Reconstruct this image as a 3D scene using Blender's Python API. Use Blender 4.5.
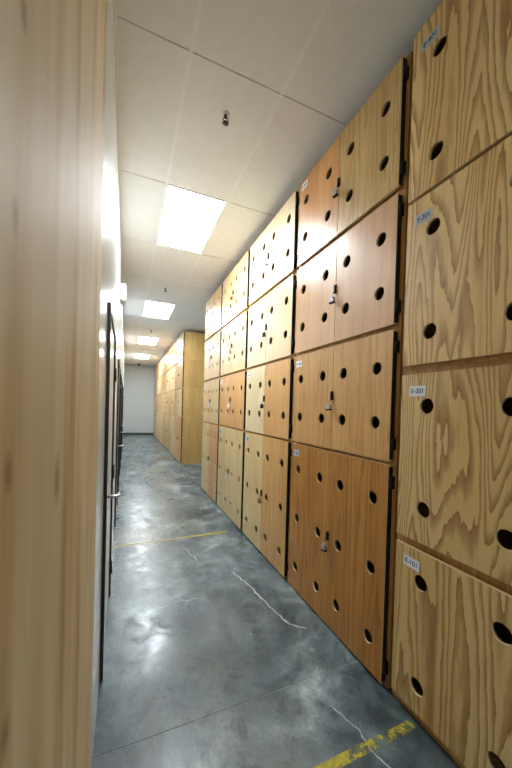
import bpy, bmesh, math, random
from mathutils import Matrix, Vector

random.seed(7)
for o in list(bpy.data.objects):
    bpy.data.objects.remove(o)
SC = bpy.context.scene
COL = SC.collection

# ------------------------------------------------------------------ camera
CAM_H = 1.6115
F_PX, YAW, PITCH, ROLL, CX, CY = 308.6, 0.4007, -0.0135, 0.0290, 256.38, 412.05
cam_d = bpy.data.cameras.new('camera')
cam = bpy.data.objects.new('camera', cam_d)
COL.objects.link(cam)
cy_, sy_, cp_, sp_ = math.cos(YAW), math.sin(YAW), math.cos(PITCH), math.sin(PITCH)
fw = Vector((sy_ * cp_, cy_ * cp_, sp_))
r0 = Vector((cy_, -sy_, 0))
u0 = r0.cross(fw)
r2 = r0 * math.cos(ROLL) + u0 * math.sin(ROLL)
u2 = -r0 * math.sin(ROLL) + u0 * math.cos(ROLL)
cam.matrix_world = Matrix(((r2.x, u2.x, -fw.x, 0), (r2.y, u2.y, -fw.y, 0), (r2.z, u2.z, -fw.z, CAM_H), (0, 0, 0, 1)))
cam_d.sensor_fit = 'AUTO'
cam_d.sensor_width = 36.0
cam_d.lens = F_PX / 768 * 36.0
cam_d.shift_x = (256 - CX) / 768
cam_d.shift_y = (CY - 384) / 768
cam_d.clip_start = 0.02
cam_d.dof.use_dof = True
cam_d.dof.focus_distance = 2.6
cam_d.dof.aperture_fstop = 3.2
SC.camera = cam

# ------------------------------------------------------------------ world, exposure
world = bpy.data.worlds.new('world')
SC.world = world
world.use_nodes = True
world.node_tree.nodes['Background'].inputs[0].default_value = (0.8, 0.9, 1.0, 1)
world.node_tree.nodes['Background'].inputs[1].default_value = 0.05
SC.view_settings.view_transform = 'Standard'
SC.view_settings.look = 'None'
SC.view_settings.gamma = 1
SC.view_settings.use_curve_mapping = False
SC.view_settings.exposure = 0.5
LAMP = 30.0            # radiance of the ceiling light diffusers

# ------------------------------------------------------------------ measures (metres, floor at z = 0, camera above x = y = 0)
CEIL = 3.7357
WALL_L = -0.106
DOOR_X = 1.409         # front face of the locker doors
DOOR_T = 0.019
FRAME_X = 1.441        # front of the locker face frames
LOCKER_BACK = 2.30
WALL_R = 3.40
Y0, Y1 = -5.4, 17.63
GRID_X0, TILE_W = 0.316, 0.6096
GRID_Y0, TILE_L = 1.904, 1.206

# ------------------------------------------------------------------ materials
def lin(r, g, b):
    def c(v):
        v /= 255.0
        return v / 12.92 if v <= 0.04045 else ((v + 0.055) / 1.055) ** 2.4
    return (c(r), c(g), c(b), 1)

MATS = {}
def new_mat(name):
    m = bpy.data.materials.new(name)
    m.use_nodes = True
    MATS[name] = m
    nt = m.node_tree
    return m, nt, nt.nodes['Principled BSDF']

def N(nt, kind, **kw):
    n = nt.nodes.new(kind)
    for k, v in kw.items():
        setattr(n, k, v)
    return n

def math_node(nt, op, a, b=None):
    n = N(nt, 'ShaderNodeMath', operation=op)
    for i, v in enumerate((a, b)):
        if v is None:
            continue
        if isinstance(v, (int, float)):
            n.inputs[i].default_value = v
        else:
            nt.links.new(v, n.inputs[i])
    return n.outputs[0]

def ramp(nt, fac, stops, interp='LINEAR'):
    n = N(nt, 'ShaderNodeValToRGB')
    n.color_ramp.interpolation = interp
    e = n.color_ramp.elements
    while len(e) < len(stops):
        e.new(0.5)
    for el, (p, c) in zip(e, stops):
        el.position = p
        el.color = c if len(c) == 4 else (*c, 1)
    nt.links.new(fac, n.inputs[0])
    return n.outputs[0]

def mixc(nt, fac, a, b, mode='MIX'):
    n = N(nt, 'ShaderNodeMix', data_type='RGBA', blend_type=mode)
    for sock, v in ((n.inputs[0], fac), (n.inputs[6], a), (n.inputs[7], b)):
        if isinstance(v, (int, float, tuple)):
            sock.default_value = v
        else:
            nt.links.new(v, sock)
    return n.outputs[2]

def coords(nt, scale, kind='Object'):
    tc = N(nt, 'ShaderNodeTexCoord')
    mp = N(nt, 'ShaderNodeMapping')
    mp.inputs['Scale'].default_value = scale
    nt.links.new(tc.outputs[kind], mp.inputs[0])
    return mp.outputs[0]

def noise(nt, vec, scale=1.0, detail=2.0, rough=0.5, dist=0.0, w=None):
    n = N(nt, 'ShaderNodeTexNoise', noise_dimensions='4D')
    nt.links.new(vec, n.inputs['Vector'])
    n.inputs['Scale'].default_value = scale
    n.inputs['Detail'].default_value = detail
    n.inputs['Roughness'].default_value = rough
    n.inputs['Distortion'].default_value = dist
    if w is not None:
        nt.links.new(w, n.inputs['W'])
    return n.outputs[0]

def plain(name, rgb, rough=0.5, metal=0.0, spec=0.5):
    m, nt, b = new_mat(name)
    b.inputs['Base Color'].default_value = lin(*rgb)
    b.inputs['Roughness'].default_value = rough
    b.inputs['Metallic'].default_value = metal
    b.inputs['Specular IOR Level'].default_value = spec
    # faint unevenness so that no surface is dead flat
    v = coords(nt, (1, 1, 1))
    f = noise(nt, v, 14, 3, 0.6)
    c = lin(*rgb)
    nt.links.new(ramp(nt, f, [(0.3, tuple(x * 0.97 for x in c[:3])), (0.7, tuple(min(1, x * 1.02) for x in c[:3]))]), b.inputs['Base Color'])
    return m

def wood(name, light, mid, dark, across=5.0, along=0.55, bands=9.0, sharp=0.5, rough=0.38, fine=0.25, figure=1.0, coat=0.12):
    """Rotary-cut plywood: contour bands of a stretched noise give the flame figure."""
    m, nt, b = new_mat(name)
    oi = N(nt, 'ShaderNodeObjectInfo')
    w = math_node(nt, 'MULTIPLY', oi.outputs['Random'], 37.0)
    v = coords(nt, (across, across, along))
    f = noise(nt, v, 1.0, 1.2, 0.4, 0.3, w)
    jag = noise(nt, coords(nt, (across * 9, across * 9, along * 14)), 1.0, 2.0, 0.5, 0.0, w)
    s = math_node(nt, 'MULTIPLY', f, bands)
    s = math_node(nt, 'ADD', s, math_node(nt, 'MULTIPLY', jag, 0.85))
    s = math_node(nt, 'FRACT', s)
    line = ramp(nt, s, [(0.0, (0, 0, 0)), (0.05, (1, 1, 1)), (sharp, (0.92, 0.92, 0.92)), (0.72, (0.45, 0.45, 0.45)), (0.9, (0.25, 0.25, 0.25)), (1.0, (0, 0, 0))])
    big = noise(nt, coords(nt, (across * 0.7, across * 0.7, along * 0.6)), 1.0, 1.5, 0.5, 0.0, w)
    base = ramp(nt, big, [(0.30, lin(*mid)), (0.66, lin(*light))])
    fig = math_node(nt, 'SUBTRACT', 1.0, line)
    fig = math_node(nt, 'MULTIPLY', fig, figure)
    col = mixc(nt, fig, base, lin(*dark))
    fg = noise(nt, coords(nt, (150, 150, 3.0)), 1.0, 3.0, 0.6, 0.0, w)
    fgc = ramp(nt, fg, [(0.30, (1 - fine,) * 3), (0.62, (1.0,) * 3)])
    col = mixc(nt, 1.0, col, fgc, 'MULTIPLY')
    hs = N(nt, 'ShaderNodeHueSaturation')
    vv = math_node(nt, 'MULTIPLY', oi.outputs['Random'], 0.12)
    vv = math_node(nt, 'ADD', vv, 0.94)
    nt.links.new(vv, hs.inputs['Value'])
    nt.links.new(col, hs.inputs['Color'])
    nt.links.new(hs.outputs[0], b.inputs['Base Color'])
    b.inputs['Roughness'].default_value = rough
    b.inputs['Coat Weight'].default_value = coat
    b.inputs['Coat Roughness'].default_value = 0.30
    bp = N(nt, 'ShaderNodeBump')
    bp.inputs['Strength'].default_value = 0.06
    bp.inputs['Distance'].default_value = 0.002
    nt.links.new(fg, bp.inputs['Height'])
    nt.links.new(bp.outputs[0], b.inputs['Normal'])
    return m

PINE = wood('pine_plywood', (238, 208, 146), (220, 182, 112), (150, 98, 38), across=4.6, along=0.44, bands=25, figure=0.86, rough=0.45, fine=0.12, coat=0.10)
DOORS = {
    'yellow': wood('yellow_plywood', (222, 190, 126), (206, 168, 102), (166, 116, 54), across=7, along=0.40, bands=12, figure=0.56, rough=0.36, fine=0.20),
    'red':    wood('reddish_plywood', (220, 164, 102), (204, 142, 80), (168, 104, 52), across=7, along=0.36, bands=9, figure=0.36, rough=0.33, fine=0.18),
    'rosy':   wood('rosy_plywood', (224, 178, 132), (214, 164, 116), (186, 132, 84), across=6, along=0.32, bands=7, figure=0.26, rough=0.30, fine=0.10),
    'tan':    wood('tan_plywood', (226, 178, 112), (214, 162, 94), (180, 122, 62), across=7, along=0.34, bands=9, figure=0.48, rough=0.34, fine=0.22),
    'honey':  wood('honey_plywood', (214, 152, 70), (198, 134, 54), (146, 86, 26), across=8, along=0.34, bands=12, figure=0.66, rough=0.34, fine=0.34),
    'cream':  wood('cream_plywood', (232, 212, 170), (224, 200, 152), (198, 168, 114), across=6, along=0.4, bands=9, figure=0.42, rough=0.42, fine=0.14),
    'peach':  wood('peach_plywood', (232, 198, 146), (222, 182, 126), (194, 148, 92), across=7, along=0.4, bands=8, figure=0.30, rough=0.34, fine=0.12),
    'orange': wood('orange_plywood', (226, 176, 114), (216, 160, 96), (184, 124, 64), across=7, along=0.4, bands=8, figure=0.34, rough=0.34, fine=0.18),
    'straw':  wood('straw_plywood', (232, 206, 152), (222, 190, 132), (194, 158, 98), across=7, along=0.45, bands=9, figure=0.36, rough=0.36, fine=0.14),
}
RIM = plain('bare_plywood_edge', (214, 186, 140), 0.6)
FRAME = wood('frame_plywood', (212, 166, 96), (190, 140, 72), (138, 92, 42), across=7, along=0.6, bands=8, figure=0.45, rough=0.5, fine=0.25)
CARC = wood('carcass_plywood', (208, 172, 108), (190, 150, 86), (156, 114, 58), across=4, along=0.6, bands=7, figure=0.25, rough=0.5, fine=0.2)
BLACK = plain('black_metal', (16, 15, 16), 0.45)
HARDWARE_SHADE = plain('black_hardware_and_gap_shade', (14, 12, 11), 0.6)  # hinge knuckles and hasps, plus the door-edge strip painted as gap shade
STEEL = plain('brushed_steel', (205, 208, 214), 0.28, 1.0)
BRASS = plain('brass', (190, 150, 70), 0.3, 1.0)
DARKBRASS = plain('dark_brass', (70, 56, 44), 0.4, 0.8)
WHITE_PL = plain('white_plastic', (236, 238, 240), 0.35)
LILAC = plain('lilac_lock_casing', (216, 208, 226), 0.35)
REDBROWN = plain('red_brown_lock_casing', (150, 70, 48), 0.4)
CARD = plain('white_card', (228, 232, 236), 0.4)
CARD_B = plain('blue_grey_card', (176, 188, 200), 0.35)
INK = plain('blue_ink', (50, 84, 140), 0.5)
INK_D = plain('dark_blue_ink', (36, 52, 84), 0.5)
WALLW = plain('semi_gloss_white_paint', (208, 212, 214), 0.20, 0.0, 0.8)
WALLG = plain('grey_paint', (196, 204, 206), 0.5)
TILE = plain('acoustic_tile', (240, 240, 238), 0.85)
TEE = plain('white_grid_metal', (246, 246, 244), 0.6)
DARKGAP = plain('dark_plenum', (70, 68, 64), 0.9)
DOORW = plain('white_door', (214, 218, 222), 0.25)
DOORD = plain('charcoal_door', (72, 78, 86), 0.3)

m, nt, b = new_mat('light_diffuser')
b.inputs['Base Color'].default_value = (0.9, 0.9, 0.9, 1)
b.inputs['Emission Color'].default_value = (0.89, 0.955, 1.0, 1)
b.inputs['Emission Strength'].default_value = LAMP
DIFF = m

# polished concrete
m, nt, b = new_mat('polished_concrete')
v = coords(nt, (1, 1, 1))
f1 = noise(nt, v, 1.7, 7, 0.66, 0.5)
f2 = noise(nt, v, 7.0, 8, 0.72, 0.7)
f3 = noise(nt, v, 80.0, 3, 0.6)
c1 = ramp(nt, f1, [(0.36, lin(50, 62, 68)), (0.46, lin(78, 92, 98)), (0.54, lin(100, 114, 119)), (0.66, lin(146, 160, 162))])
c2 = ramp(nt, f2, [(0.36, (0.24, 0.26, 0.29)), (0.49, (0.92, 0.93, 0.93)), (0.62, (1.6, 1.6, 1.55))])
c = mixc(nt, 0.95, c1, c2, 'MULTIPLY')
c = mixc(nt, 0.7, c, ramp(nt, f3, [(0.3, (0.72, 0.72, 0.72)), (0.7, (1.15, 1.15, 1.15))]), 'MULTIPLY')
# warm ochre clouds left by old sealer
f4 = noise(nt, v, 1.1, 3, 0.5, 0.2)
c = mixc(nt, ramp(nt, f4, [(0.52, (0, 0, 0)), (0.72, (0.45, 0.45, 0.45))]), c, lin(120, 120, 96))
# sparse pale chips
vo = N(nt, 'ShaderNodeTexVoronoi')
nt.links.new(v, vo.inputs['Vector'])
vo.inputs['Scale'].default_value = 3.1
chip = ramp(nt, vo.outputs['Distance'], [(0.0, (0.8, 0.8, 0.8)), (0.022, (0.8, 0.8, 0.8)), (0.034, (0, 0, 0))])
c = mixc(nt, chip, c, lin(200, 205, 205))
nt.links.new(c, b.inputs['Base Color'])
nt.links.new(ramp(nt, f2, [(0.3, (0.42, 0.42, 0.42)), (0.7, (0.16, 0.16, 0.16))]), b.inputs['Roughness'])
CONC = m
FILLER = plain('joint_filler', (176, 184, 186), 0.6)
CRACK = plain('crack_filler', (186, 192, 190), 0.7)

# worn yellow paint: flakes off, showing the concrete
def worn(name, keep):
    m, nt, b = new_mat(name)
    b.inputs['Base Color'].default_value = lin(222, 200, 40)
    b.inputs['Roughness'].default_value = 0.5
    v = coords(nt, (1, 1, 1))
    f = noise(nt, v, 26, 6, 0.7, 0.5)
    g = noise(nt, v, 3.0, 2, 0.5)
    f = math_node(nt, 'ADD', math_node(nt, 'MULTIPLY', f, 0.6), math_node(nt, 'MULTIPLY', g, 0.4))
    a = ramp(nt, f, [(keep, (0, 0, 0)), (keep + 0.09, (0.85, 0.85, 0.85))])
    nt.links.new(a, b.inputs['Alpha'])
    nt.links.new(ramp(nt, noise(nt, v, 40, 4, 0.6), [(0.3, lin(140, 134, 66)), (0.62, lin(214, 196, 48))]), b.inputs['Base Color'])
    return m
YELLOW1 = worn('worn_yellow_paint', 0.425)
YELLOW2 = worn('faded_yellow_paint', 0.385)

# pale varnished plywood of the wall beside the lens, with its knots
KNOTS = [(0.361, 1.977, 0.014), (0.347, 1.78, 0.013), (0.341, 1.546, 0.015), (0.345, 1.303, 0.016), (0.56, 1.49, 0.030), (0.895, 1.019, 0.006)]
m, nt, b = new_mat('varnished_birch_plywood')
v = coords(nt, (1, 8, 0.9))
f = noise(nt, v, 1.0, 3, 0.5, 0.4)
col = ramp(nt, f, [(0.32, lin(190, 148, 86)), (0.42, lin(216, 190, 140)), (0.56, lin(230, 214, 178)), (0.68, lin(222, 200, 156))])
fg = noise(nt, coords(nt, (1, 60, 1.2)), 1.0, 3, 0.6)
col = mixc(nt, 0.6, col, ramp(nt, fg, [(0.35, (0.90, 0.88, 0.85)), (0.6, (1, 1, 1))]), 'MULTIPLY')
tc = N(nt, 'ShaderNodeTexCoord')
for (ky, kz, kr) in KNOTS:
    mp = N(nt, 'ShaderNodeMapping')
    mp.inputs['Location'].default_value = (0, -ky, -kz * 0.6)
    mp.inputs['Scale'].default_value = (0, 1, 0.6)
    nt.links.new(tc.outputs['Object'], mp.inputs[0])
    ln = N(nt, 'ShaderNodeVectorMath', operation='LENGTH')
    nt.links.new(mp.outputs[0], ln.inputs[0])
    d = math_node(nt, 'DIVIDE', ln.outputs['Value'], kr)
    col = mixc(nt, ramp(nt, d, [(0.2, (0.6, 0.6, 0.6)), (1.0, (0, 0, 0))]), col, lin(112, 74, 36))
nt.links.new(col, b.inputs['Base Color'])
b.inputs['Roughness'].default_value = 0.66
b.inputs['Specular IOR Level'].default_value = 0.45
BIRCH = m

# ------------------------------------------------------------------ mesh helpers
def box(bm, x0, x1, y0, y1, z0, z1, mi=0, bevel=0.0):
    vs = [bm.verts.new((x, y, z)) for x in (x0, x1) for y in (y0, y1) for z in (z0, z1)]
    fs = []
    for q in ((0, 1, 3, 2), (4, 6, 7, 5), (0, 4, 5, 1), (2, 3, 7, 6), (0, 2, 6, 4), (1, 5, 7, 3)):
        f = bm.faces.new([vs[i] for i in q])
        f.material_index = mi
        fs.append(f)
    if bevel:
        es = list({e for f in fs for e in f.edges})
        bmesh.ops.bevel(bm, geom=es, offset=bevel, segments=2, affect='EDGES')
    return fs

def tube(bm, pts, r, n=10, mi=0):
    rings = []
    pts = [Vector(p) for p in pts]
    for i, p in enumerate(pts):
        d = (pts[min(i + 1, len(pts) - 1)] - pts[max(i - 1, 0)]).normalized()
        a = d.cross(Vector((0.3, 0.2, 1)) if abs(d.z) < 0.9 else Vector((0, 1, 0))).normalized()
        c = d.cross(a)
        rings.append([bm.verts.new(p + (a * math.cos(t) + c * math.sin(t)) * r) for t in [2 * math.pi * k / n for k in range(n)]])
    for A, B in zip(rings, rings[1:]):
        for k in range(n):
            f = bm.faces.new((A[k], A[(k + 1) % n], B[(k + 1) % n], B[k]))
            f.smooth = True
            f.material_index = mi
    for R in (rings[0], rings[-1]):
        bm.faces.new(R).material_index = mi

def lathe(bm, prof, centre=(0, 0, 0), n=20, mi=0):
    """prof: (radius, z) pairs round the z axis"""
    c = Vector(centre)
    rings = [[bm.verts.new(c + Vector((r * math.cos(2 * math.pi * k / n), r * math.sin(2 * math.pi * k / n), z))) for k in range(n)] for r, z in prof]
    for A, B in zip(rings, rings[1:]):
        for k in range(n):
            f = bm.faces.new((A[k], A[(k + 1) % n], B[(k + 1) % n], B[k]))
            f.smooth = True
            f.material_index = mi
    for R in (rings[0], rings[-1]):
        bm.faces.new(R).material_index = mi

def mesh(name, bm, mats):
    bmesh.ops.recalc_face_normals(bm, faces=bm.faces[:])
    me = bpy.data.meshes.new(name)
    bm.to_mesh(me)
    bm.free()
    for mt in (mats if isinstance(mats, (list, tuple)) else [mats]):
        me.materials.append(mt)
    return me

def link(name, data, parent=None, loc=(0, 0, 0), mats=None):
    o = bpy.data.objects.new(name, data)
    COL.objects.link(o)
    o.location = loc
    if parent is not None:
        o.parent = parent
    if mats:
        for s, mt in zip(o.material_slots, mats):
            s.link = 'OBJECT'
            s.material = mt
    return o

def boxes(name, lst, mat, parent=None, loc=(0, 0, 0), bevel=0.0):
    bm = bmesh.new()
    for t in lst:
        box(bm, *t, bevel=bevel)
    return link(name, mesh(name, bm, mat), parent, loc)

def thing(name, label, cat, loc=(0, 0, 0), group=None):
    o = link(name, None, None, loc)
    tag(o, label, cat, group)
    return o

def tag(o, label, cat, group=None):
    o['label'] = label
    o['category'] = cat
    if group:
        o['group'] = group
    return o

def struct(o):
    o['kind'] = 'structure'
    return o

# ------------------------------------------------------------------ the room
JOINT_Y = 1.541
floor = struct(boxes('floor', [(WALL_L - 0.1, WALL_R + 0.1, Y0 - 0.1, Y1 + 0.1, -0.12, -0.0025)], FILLER))
for ya, yb in ((Y0, JOINT_Y - 0.003), (JOINT_Y + 0.003, JOINT_Y + 4.87), (JOINT_Y + 4.876, JOINT_Y + 9.75), (JOINT_Y + 9.756, Y1)):
    boxes('concrete_slab', [(WALL_L, WALL_R, ya, yb, -0.05, 0.0)], CONC, floor)

def ribbon(name, pts, w, mat, parent, z=0.0006, jitter=0.35):
    bm = bmesh.new()
    P = [Vector((x, y, z)) for x, y in pts]
    L = []
    for i, p in enumerate(P):
        d = (P[min(i + 1, len(P) - 1)] - P[max(i - 1, 0)]).normalized()
        nrm = Vector((-d.y, d.x, 0))
        ww = w * (1 + random.uniform(-jitter, jitter)) * (0.25 if i in (0, len(P) - 1) else 1)
        L.append([bm.verts.new(p + nrm * s * ww / 2 + Vector((0, 0, dz))) for s, dz in ((-1, -0.0005), (0, 0), (1, -0.0005))])
    for A, B in zip(L, L[1:]):
        bm.faces.new((A[0], A[1], B[1], B[0]))
        bm.faces.new((A[1], A[2], B[2], B[1]))
    return link(name, mesh(name, bm, mat), parent)

def wander(pts, n=9, amp=0.012):
    out = []
    for (a, b), (c, d) in zip(pts, pts[1:]):
        for k in range(n):
            t = k / n
            out.append((a + (c - a) * t + random.uniform(-amp, amp), b + (d - b) * t + random.uniform(-amp, amp)))
    out.append(pts[-1])
    return out
ribbon('crack', wander([(0.99, 2.86), (1.03, 2.726), (1.083, 2.452), (1.122, 2.189), (1.156, 2.002), (1.263, 1.904)], 6, 0.010), 0.010, CRACK, floor)
ribbon('crack', wander([(1.06, 1.36), (1.104, 1.244), (1.12, 1.195), (1.107, 1.107), (1.138, 1.02), (1.19, 0.9)], 5, 0.004), 0.005, CRACK, floor)
ribbon('crack', wander([(0.64, 3.50), (0.677, 3.389), (0.727, 3.159)], 5), 0.008, CRACK, floor)
ribbon('crack', wander([(0.25, 2.50), (0.42, 2.56), (0.62, 2.53)], 6), 0.004, CRACK, floor)

ceiling = struct(boxes('ceiling', [(WALL_L - 0.1, WALL_R + 0.1, Y0 - 0.1, Y1 + 0.1, CEIL + 0.10, CEIL + 0.20)], DARKGAP))
wl = struct(boxes('wall_left', [(WALL_L - 0.15, WALL_L, Y0 - 0.1, Y1 + 0.1, -0.1, CEIL + 0.1)], WALLW))
struct(boxes('wall_right', [(WALL_R, WALL_R + 0.15, Y0 - 0.1, Y1 + 0.1, -0.1, CEIL + 0.1)], WALLG))
struct(boxes('wall_far', [(WALL_L, WALL_R, Y1, Y1 + 0.15, -0.1, CEIL + 0.1)], WALLG))
struct(boxes('wall_near', [(WALL_L, WALL_R, Y0 - 0.15, Y0, -0.1, CEIL + 0.1)], WALLG))
struct(boxes('baseboard_far', [(WALL_L, 1.40, Y1 - 0.014, Y1, 0, 0.10)], plain('dark_vinyl', (74, 78, 80), 0.5)))

# plywood cladding next to the lens
panel = boxes('plywood_panel', [(WALL_L, WALL_L + 0.010, -0.9, 1.31, 0.0, CEIL)], BIRCH, wl)
panel['label'] = 'pale varnished plywood panel with small knots'

# suspended ceiling: tiles, runners
xs = [WALL_L] + [GRID_X0 + TILE_W * k for k in range(6)]
xs = [x for x in xs if x < WALL_R] + [WALL_R]
LIGHT_ROWS = [-5, 1, 4, 7, 10]  # first row: unseen light added behind the camera to brighten near lockers
g = 0.004
tile_cache = {}
for k in range(-7, 14):
    ya, yb = GRID_Y0 + TILE_L * k, GRID_Y0 + TILE_L * (k + 1)
    ya, yb = max(ya, Y0), min(yb, Y1)
    if yb - ya < 0.05:
        continue
    for i in range(len(xs) - 1):
        if i == 1 and k in LIGHT_ROWS:
            continue
        xa, xb = xs[i], xs[i + 1]
        key = (round(xb - xa, 4), round(yb - ya, 4))
        if key not in tile_cache:
            bm = bmesh.new()
            w_, l_ = key
            box(bm, -w_ / 2 + g, w_ / 2 - g, -l_ / 2 + g, l_ / 2 - g, 0, 0.018, bevel=0.003)
            tile_cache[key] = mesh('ceiling_tile', bm, TILE)
        link('ceiling_tile', tile_cache[key], ceiling, ((xa + xb) / 2, (ya + yb) / 2, CEIL))
for x in xs[1:-1]:
    boxes('grid_runner', [(x - 0.012, x + 0.012, Y0, Y1, CEIL - 0.0010, CEIL - 0.0002)], TEE, ceiling)
boxes('wall_angle', [(WALL_L, WALL_L + 0.018, Y0, Y1, CEIL - 0.0012, CEIL - 0.0002)], TEE, ceiling)
for k in range(-6, 14):
    y = GRID_Y0 + TILE_L * k
    if Y0 < y < Y1:
        boxes('grid_tee', [(WALL_L, WALL_R, y - 0.006, y + 0.006, CEIL + 0.006, CEIL + 0.03)], TEE, ceiling)

# ------------------------------------------------------------------ ceiling lights
LIGHT_LABELS = {-5: 'added unseen ceiling light panel behind the camera, brightening the nearest lockers',
                1: 'largest and nearest glowing rectangular ceiling light panel',
                4: 'second glowing ceiling light panel along the corridor',
                7: 'third glowing ceiling light panel along the corridor',
                10: 'farthest, smallest glowing ceiling light panel near the end wall'}
def ceiling_light(k):
    ya = GRID_Y0 + TILE_L * k
    cx, cyy = GRID_X0 + TILE_W / 2, ya + TILE_L / 2
    t = thing('ceiling_light', LIGHT_LABELS[k], 'ceiling light', (cx, cyy, CEIL), 'recessed corridor light panels')
    w, l, e = TILE_W / 2 - 0.010, TILE_L / 2 - 0.010, 0.010
    bm = bmesh.new()
    for t_ in ((-w, -w + e, -l, l), (w - e, w, -l, l), (-w + e, w - e, -l, -l + e), (-w + e, w - e, l - e, l)):
        box(bm, *t_, -0.001, 0.05)
    link('frame', mesh('light_frame', bm, TEE), t)
    bm = bmesh.new()
    box(bm, -w + e, w - e, -l + e, l - e, -0.0022, 0.012)
    link('diffuser', mesh('light_diffuser', bm, DIFF), t)
for k in LIGHT_ROWS:
    ceiling_light(k)

# ------------------------------------------------------------------ sprinklers and camera dome on the ceiling
def sprinkler(x, y, label):
    t = thing('sprinkler', label, 'sprinkler', (x, y, CEIL), 'pendant sprinklers')
    bm = bmesh.new(); lathe(bm, [(0.030, 0.0), (0.030, -0.003), (0.016, -0.008)]); link('escutcheon', mesh('escutcheon', bm, WHITE_PL), t)
    bm = bmesh.new(); lathe(bm, [(0.012, -0.008), (0.012, -0.026), (0.008, -0.030)], n=10); link('body', mesh('sprinkler_body', bm, DARKBRASS), t)
    bm = bmesh.new()
    tube(bm, [(0.011, 0, -0.026), (0.020, 0, -0.042), (0.004, 0, -0.062)], 0.004, 8)
    tube(bm, [(-0.011, 0, -0.026), (-0.020, 0, -0.042), (-0.004, 0, -0.062)], 0.004, 8)
    link('yoke', mesh('yoke', bm, DARKBRASS), t)
    bm = bmesh.new(); lathe(bm, [(0.006, -0.058), (0.022, -0.063), (0.024, -0.067), (0.006, -0.069)], n=16); link('deflector', mesh('deflector', bm, DARKBRASS), t)
sprinkler(0.622, 2.20, 'dark brass sprinkler on the ceiling in front of the nearest light')
sprinkler(0.617, 5.84, 'small dark sprinkler on the ceiling between first and second light')
sprinkler(0.614, 9.29, 'tiny sprinkler on the ceiling between second and third light')

t = thing('dome_camera', 'small black dome camera under the ceiling by the end wall', 'camera', (0.59, 17.30, CEIL))
bm = bmesh.new(); lathe(bm, [(0.075, 0), (0.078, -0.012), (0.070, -0.035)], n=20); link('mount', mesh('dome_mount', bm, BLACK), t)
bm = bmesh.new(); lathe(bm, [(0.062, -0.034), (0.058, -0.062), (0.042, -0.086), (0.016, -0.100), (0.003, -0.102)], n=20); link('dome', mesh('dome', bm, BLACK), t)

# ------------------------------------------------------------------ doors in the left wall
def wall_door(n, ya, yb, slab_mat, handle_z=1.048):
    top = 2.19
    e = struct(thing_plain('door_%d' % n, (WALL_L, ya, 0)))
    w = yb - ya
    d = 0.017
    boxes('jamb', [(0, d, 0, 0.045, 0, top)], BLACK, e, bevel=0.002)
    boxes('jamb', [(0, d + 0.004, w - 0.045, w, 0, top)], BLACK, e, bevel=0.002)
    boxes('head', [(0, d, 0.045, w - 0.045, top - 0.045, top)], BLACK, e, bevel=0.002)
    boxes('slab', [(0, 0.008, 0.047, w - 0.047, 0.012, top - 0.047)], slab_mat, e)
    bm = bmesh.new()
    # rose, neck and lever
    box(bm, 0.008, 0.016, 0.075, 0.125, handle_z - 0.06, handle_z + 0.06, bevel=0.003)
    tube(bm, [(0.014, 0.10, handle_z), (0.052, 0.10, handle_z), (0.070, 0.102, handle_z), (0.078, 0.112, handle_z), (0.080, 0.13, handle_z), (0.080, 0.17, handle_z)], 0.0095, 12)
    link('lever_handle', mesh('lever_handle', bm, STEEL), e)
    for hz in (0.25, 1.05, 1.85):
        bm = bmesh.new()
        tube(bm, [(d + 0.006, w - 0.05, hz - 0.055), (d + 0.006, w - 0.05, hz + 0.055)], 0.008, 10)
        link('hinge', mesh('hinge', bm, BLACK), e)
    return e

def thing_plain(name, loc):
    return link(name, None, None, loc)
wall_door(1, 1.955, 2.86, DOORW)
wall_door(2, 4.40, 5.40, DOORD)
wall_door(3, 6.60, 7.60, DOORD)
wall_door(4, 8.80, 9.80, DOORD)
wall_door(5, 11.0, 12.0, DOORD)

# white box fixed to the left wall above door height
t = thing('wall_box', 'white box mounted high on the left wall above the doors', 'wall box', (WALL_L, 4.95, 3.09))
boxes('mounting_plate', [(0, 0.012, -0.15, 0.15, 0.01, 0.23)], WHITE_PL, t, bevel=0.003)
boxes('housing', [(0.012, 0.076, -0.13, 0.13, 0.0, 0.24)], WHITE_PL, t, bevel=0.010)
boxes('indicator', [(0.040, 0.052, -0.134, -0.129, 0.012, 0.024)], BLACK, t)

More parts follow.
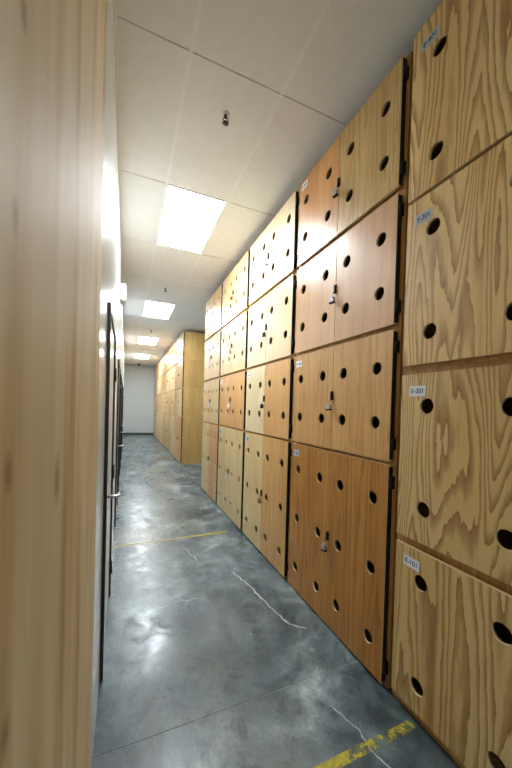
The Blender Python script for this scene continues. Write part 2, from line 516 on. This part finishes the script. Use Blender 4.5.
# ------------------------------------------------------------------ locker parts
def door_mesh(w, h, cols, rows, r=0.040):
    """Plywood door, front at x=0, y 0..w, z 0..h, round holes bored through."""
    bm = bmesh.new()
    T = DOOR_T
    yb = [0] + [(a + b) / 2 for a, b in zip(cols, cols[1:])] + [w]
    zb = [0] + [(a + b) / 2 for a, b in zip(rows, rows[1:])] + [h]
    for i, cy in enumerate(cols):
        for j, cz in enumerate(rows):
            ya, yc, za, zc = yb[i], yb[i + 1], zb[j], zb[j + 1]
            cor = [math.atan2(z - cz, y - cy) % (2 * math.pi) for y, z in ((yc, zc), (ya, zc), (ya, za), (yc, za))]
            cor = sorted(cor)
            ang = []
            for a, b2 in zip(cor, cor[1:] + [cor[0] + 2 * math.pi]):
                ang += [a + (b2 - a) * q / 5 for q in range(5)]
            ring = {}
            for x in (0.0, T):
                inn, out = [], []
                for a in ang:
                    ca, sa = math.cos(a), math.sin(a)
                    k = min([(yc - cy) / ca if ca > 1e-9 else ((ya - cy) / ca if ca < -1e-9 else 1e9),
                             (zc - cz) / sa if sa > 1e-9 else ((za - cz) / sa if sa < -1e-9 else 1e9)])
                    inn.append(bm.verts.new((x, cy + r * ca, cz + r * sa)))
                    out.append(bm.verts.new((x, cy + k * ca, cz + k * sa)))
                n = len(ang)
                for q in range(n):
                    bm.faces.new((inn[q], inn[(q + 1) % n], out[(q + 1) % n], out[q]))
                ring[x] = inn
            A, B = ring[0.0], ring[T]
            for q in range(len(A)):
                f = bm.faces.new((A[q], B[q], B[(q + 1) % len(A)], A[(q + 1) % len(A)]))
                f.material_index = 1
                f.smooth = True
    for (p, q) in (((0, 0), (w, 0)), ((w, 0), (w, h)), ((w, h), (0, h)), ((0, h), (0, 0))):
        vs = [bm.verts.new((x, *yz)) for x, yz in ((0, p), (0, q), (T, q), (T, p))]
        bm.faces.new(vs).material_index = 1
    bmesh.ops.remove_doubles(bm, verts=bm.verts[:], dist=1e-5)
    me = mesh('door', bm, [PINE, RIM])
    return me

def hasp_mesh():
    bm = bmesh.new()
    # strap across the seam, staple, folded leaf
    box(bm, -0.003, 0.0, -0.014, 0.014, -0.020, 0.046, bevel=0.001)
    box(bm, -0.016, -0.003, -0.007, 0.007, -0.016, 0.042, bevel=0.003)
    tube(bm, [(-0.010, 0, -0.012), (-0.018, 0, -0.020), (-0.020, 0, -0.026)], 0.004, 8)
    return mesh('hasp', bm, HARDWARE_SHADE)
HASP = hasp_mesh()

def shackle_mesh():
    bm = bmesh.new()
    pts = [(0, -0.011, 0.0), (0, -0.011, 0.018)]
    pts += [(0, -0.011 * math.cos(a), 0.018 + 0.011 * math.sin(a)) for a in (0.5, 1.0, math.pi / 2, 2.14, 2.64)]
    pts += [(0, 0.011, 0.018), (0, 0.011, 0.0)]
    tube(bm, pts, 0.0032, 8)
    return mesh('shackle', bm, STEEL)
SHACKLE = shackle_mesh()
def lock_body_mesh():
    bm = bmesh.new()
    box(bm, -0.011, 0.011, -0.020, 0.020, -0.036, 0.002, bevel=0.004)
    return mesh('lock_body', bm, [STEEL])
LOCK_BODY = lock_body_mesh()
def lock_base_mesh():
    bm = bmesh.new()
    box(bm, -0.0125, 0.0125, -0.0215, 0.0215, -0.043, -0.031, bevel=0.003)
    return mesh('lock_bumper', bm, [BLACK])
LOCK_BASE = lock_base_mesh()

def hinge_and_shade_mesh(h):
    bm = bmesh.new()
    # black strip stands in for gap shade at door edge; knuckles near both ends
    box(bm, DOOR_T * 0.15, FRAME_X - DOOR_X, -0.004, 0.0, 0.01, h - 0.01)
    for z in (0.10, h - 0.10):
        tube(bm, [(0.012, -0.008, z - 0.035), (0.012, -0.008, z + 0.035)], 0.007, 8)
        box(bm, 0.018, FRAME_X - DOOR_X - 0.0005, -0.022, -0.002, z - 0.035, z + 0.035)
    return mesh('hinge', bm, HARDWARE_SHADE)  # hinge knuckles together with the strip standing in for gap shade

def card_mesh():
    bm = bmesh.new()
    box(bm, -0.0012, 0, -0.048, 0.048, -0.027, 0.027)
    return mesh('label_card', bm, [CARD])
CARD_ME = card_mesh()
def scribble_mesh():
    bm = bmesh.new()
    for k, wd in enumerate((0.010, 0.004, 0.009, 0.009, 0.008)):
        y = 0.030 - k * 0.015
        box(bm, -0.0018, -0.0012, y - wd / 2, y + wd / 2, -0.010 if k != 1 else -0.002, 0.010 if k != 1 else 0.002)
    return mesh('print', bm, [INK])
SCRIB = scribble_mesh()

def text_mesh(s, size):
    cu = bpy.data.curves.new('text', 'FONT')
    cu.body = s
    cu.size = size
    cu.align_x = 'CENTER'
    cu.align_y = 'CENTER'
    cu.extrude = 0.0004
    cu.offset = 0.0006
    o = bpy.data.objects.new('text', cu)
    COL.objects.link(o)
    dg = bpy.context.evaluated_depsgraph_get()
    me = bpy.data.meshes.new_from_object(o.evaluated_get(dg))
    bpy.data.objects.remove(o)
    # text runs along -y (seen from -x), up is +z
    me.transform(Matrix(((0, 0, -1, 0), (-1, 0, 0, 0), (0, 1, 0, 0), (0, 0, 0, 1))))
    me.name = 'lettering'
    me.materials.clear()
    me.materials.append(INK)
    return me

# rows: (door bottom, door top, hole heights above the door bottom)
ROWS4 = [(2.9053, 3.6393, (0.213, 0.538)), (2.1166, 2.8681, (0.215, 0.542)),
         (1.3242, 2.0862, (0.220, 0.550)), (0.0180, 1.3006, (0.200, 0.630, 1.062))]
SPLIT4 = [3.655, 2.8867, 2.1014, 1.3124, 0.0]
ROWS0 = [(2.762, 3.662, (0.172, 0.690)), (1.864, 2.741, (0.163, 0.690)),
         (0.941, 1.815, (0.173, 0.705)), (0.060, 0.896, (0.139, 0.676))]
SPLIT0 = [3.675, 2.752, 1.845, 0.925, 0.0]

CACHE = {}
def cached(key, fn):
    if key not in CACHE:
        CACHE[key] = fn()
    return CACHE[key]

def carcass_mesh(wd, h, z_lo, z_hi, seam_post):
    """five plywood panels, open at the front; z from 0 to h"""
    bm = bmesh.new()
    p = 0.018
    x0, x1 = FRAME_X + 0.019, LOCKER_BACK
    box(bm, x0, x1, 0, p, 0, h)
    box(bm, x0, x1, wd - p, wd, 0, h)
    box(bm, x0, x1, p, wd - p, 0, p)
    box(bm, x0, x1, p, wd - p, h - p, h)
    box(bm, x1 - 0.008, x1, p, wd - p, p, h - p)
    return mesh('carcass', bm, CARC)

def frame_mesh(wd, h, lo, hi):
    bm = bmesh.new()
    x0, x1 = FRAME_X, FRAME_X + 0.019
    s = 0.05
    box(bm, x0, x1, 0, s, 0, h)
    box(bm, x0, x1, wd - s, wd, 0, h)
    box(bm, x0, x1, s, wd - s, 0, lo)
    box(bm, x0, x1, s, wd - s, h - hi, h)
    return mesh('face_frame', bm, FRAME)

def locker(ya, yb, z0, z1, door_zs, doors, label, group, card=None, lock=True, card_mats=(CARD, INK), hole_y=None, frame_mat=FRAME, hinges_and_shade=True, body_mat=CARC):
    """ya..yb carcass extent; doors: list of (y_lo, y_hi, hole columns, material, hinge side)"""
    t = thing('locker', label, 'locker', (0, ya, z0), group)
    wd, h = yb - ya, z1 - z0 - 0.0006
    d0, d1, holes = door_zs
    link('carcass', cached(('c', round(wd, 4), round(h, 4)), lambda: carcass_mesh(wd, h, 0, 0, None)), t)
    lo, hi = d0 - z0 + 0.03, z1 - d1 + 0.03
    fo = link('face_frame', cached(('f', round(wd, 4), round(h, 4)), lambda: frame_mesh(wd, h, lo, hi)), t)
    hh = d1 - d0
    for (a, b2, cols, mt, side) in doors:
        me = cached(('d', round(b2 - a, 4), round(hh, 4), tuple(round(c, 4) for c in cols)), lambda: door_mesh(b2 - a, hh, cols, holes))
        dd = link('door', me, t, (DOOR_X, a - ya, d0 - z0), [mt, RIM])
        if hinges_and_shade:
            hg = link('hinge', cached(('h', round(hh, 4)), lambda: hinge_and_shade_mesh(hh)), dd)  # knuckles together with the black strip imitating the shadow gap
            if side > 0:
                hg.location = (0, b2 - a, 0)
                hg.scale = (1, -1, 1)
    if lock and len(doors) > 1:
        sy = doors[0][1] + 0.003 - ya
        zc = (d0 + d1) / 2 - z0
        link('hasp', HASP, t, (DOOR_X, sy, zc))
    if card:
        cyy, czz, tilt, text = card
        co = link('label_card', CARD_ME, t, (DOOR_X, cyy - ya, czz - z0), [card_mats[0]])
        co.rotation_euler.x = tilt
        if text:
            tm = link('lettering', text_mesh(text, 0.034), co, (-0.0014, 0, 0), [card_mats[1]])
        else:
            link('print', SCRIB, co, mats=[card_mats[1]])
    return t

def padlock(y, z, label, mat, group='padlocks on the near locker doors', base=BLACK, tilt=0.0):
    t = thing('padlock', label, 'padlock', (DOOR_X - 0.0285, y, z), group)
    t.rotation_euler = (tilt, 0, 0.25)
    link('shackle', SHACKLE, t)
    link('lock_body', LOCK_BODY, t, mats=[mat])
    link('bumper', LOCK_BASE, t, mats=[base])
    return t

ROWN = ['top', 'second', 'third', 'bottom']
# ------------------------------------------------------------------ the nearest locker column (single pale pine doors, E-401 down to E-101)
for i, (row, name) in enumerate(zip(ROWS0, ('E-401', 'E-301', 'E-201', 'E-101'))):
    d0, d1, holes = row
    a, b2 = 0.573, 1.267
    cz = d0 + holes[-1] + (0.092, 0.077, 0.078, 0.080)[i]
    tilt = (0.06, 0.03, 0.0, 0.05)[i]
    locker(-0.20, 1.292, SPLIT0[i + 1], SPLIT0[i], row,
           [(-0.145, 0.549, (0.157, 0.532), PINE, -1), (a, b2, (0.162, 0.537), PINE, 1)],
           'pale pine plywood locker at right edge with label %s, %s of its column' % (name, ('topmost', 'second from top', 'third from top', 'lowest')[i]),
           'nearest column of pale pine lockers', (1.165, cz, tilt, name), False,
           ((CARD_B, INK_D), (CARD_B, INK_D), (CARD, INK), (CARD, INK))[i], hinges_and_shade=False)

# ------------------------------------------------------------------ four columns of double-door lockers
EDGES = [(1.3413, 2.4668), (2.5446, 3.6720), (3.7475, 4.8745), (4.9490, 6.0260)]
D = DOORS
CMAT = [  # per column, per row: (near door, far door)
    [('yellow', 'red'), ('rosy', 'rosy'), ('tan', 'tan'), ('honey', 'honey')],
    [('cream', 'cream'), ('cream', 'cream'), ('orange', 'cream'), ('tan', 'straw')],
    [('peach', 'peach'), ('peach', 'peach'), ('orange', 'orange'), ('straw', 'straw')],
    [('peach', 'peach'), ('peach', 'peach'), ('straw', 'peach'), ('orange', 'straw')],
]
CLAB = [
    ['yellowish and reddish double doors', 'rosy brown double doors', 'tan double doors', 'tall honey-brown double doors'],
    ['cream double doors', 'cream double doors', 'one cream and one orange door', 'tall straw and tan doors'],
    ['peach double doors', 'peach double doors', 'orange double doors', 'tall straw-coloured double doors'],
    ['peach double doors', 'peach double doors', 'peach and straw doors', 'tall orange and straw doors'],
]
CPOS = ['next to the pine lockers', 'second column from the pine lockers', 'third column from the pine lockers', 'last column before the side aisle']
LOCKS = [[(STEEL, 'silver'), (STEEL, 'silver'), (STEEL, 'silver'), (STEEL, 'silver')],
         [(STEEL, 'silver'), (DARKBRASS, 'dark'), (DARKBRASS, 'dark'), (BRASS, 'brass')],
         [(REDBROWN, 'red-brown'), (STEEL, 'silver'), (WHITE_PL, 'white'), (LILAC, 'lilac')],
         [(LILAC, 'lilac'), (LILAC, 'lilac'), (LILAC, 'lilac'), (LILAC, 'lilac')]]
for c, (ya, yb) in enumerate(EDGES):
    mid = (ya + yb) / 2 - (0.012 if c == 0 else 0)
    for i, row in enumerate(ROWS4):
        d0, d1, holes = row
        wn, wf = mid - 0.003 - ya, yb - mid - 0.003
        mn, mf = CMAT[c][i]
        locker(ya - 0.028, yb + 0.028, SPLIT4[i + 1], SPLIT4[i], row,
               [(ya, mid - 0.003, (0.118, wn - 0.114), D[mn], -1), (mid + 0.003, yb, (0.130, wf - 0.116), D[mf], 1)],
               '%s-row locker with %s, %s' % (ROWN[i], CLAB[c][i], CPOS[c]),
               'double-door plywood lockers of the near block',
               (yb - 0.082, d1 - (0.056, 0.050, 0.074, 0.080)[i], 0.0, None), True, ((CARD, INK), (CARD, INK), (CARD, INK), (CARD_B, INK))[i])
        mt, mn_ = LOCKS[c][i]
        zl = (d0 + d1) / 2 - 0.054
        padlock(mid + 0.004, zl, '%s padlock hanging on the %s-row locker, %s' % (mn_, ROWN[i], CPOS[c]), mt, base=BLACK if c < 2 else mt, tilt=random.uniform(-0.12, 0.12))

# ------------------------------------------------------------------ far block beyond the side aisle
FY = 8.555
FN = ['first', 'second', 'third', 'fourth', 'fifth', 'sixth', 'seventh']
fdoor = ['straw', 'yellow', 'tan', 'straw', 'peach', 'yellow', 'orange']
for c in range(7):
    ya, yb = FY + 0.022 + 1.29 * c, FY + 1.29 * (c + 1) - 0.03
    mid = (ya + yb) / 2
    for i, row in enumerate(ROWS4):
        d0, d1, holes = row
        w = mid - 0.003 - ya
        mt = D[fdoor[(c + i * 2) % 7]]
        m2 = D[fdoor[(c + i * 2 + (1 if random.random() < 0.3 else 0)) % 7]]
        locker(FY + 1.29 * c, FY + 1.29 * (c + 1) - 0.004, SPLIT4[i + 1], SPLIT4[i], row,
               [(ya, mid - 0.003, (0.125, w - 0.125), mt, -1), (mid + 0.003, yb, (0.125, w - 0.125), m2, 1)],
               '%s-row plywood locker in the %s column beyond the side aisle' % (ROWN[i], FN[c]),
               'lockers of the far block', None, c < 4, hinges_and_shade=c < 4)

# ------------------------------------------------------------------ floor markings
def marking(x0, x1, y, w, mat, label):
    bm = bmesh.new()
    n = 24
    top, bot = [], []
    for k in range(n + 1):
        x = x0 + (x1 - x0) * k / n
        top.append(bm.verts.new((x, y + w / 2 + random.uniform(-0.002, 0.002), 0.0008)))
        bot.append(bm.verts.new((x, y - w / 2 + random.uniform(-0.002, 0.002), 0.0008)))
    for k in range(n):
        bm.faces.new((bot[k], bot[k + 1], top[k + 1], top[k]))
    return tag(link('floor_line', mesh('floor_line', bm, mat)), label, 'floor line', 'yellow lines painted across the floor')
marking(0.66, 1.40, 1.118, 0.046, YELLOW1, 'worn thick yellow line on the floor in front of the pine lockers')
marking(WALL_L + 0.02, 1.25, 3.79, 0.036, YELLOW2, 'thin faded yellow line crossing the corridor floor farther away')
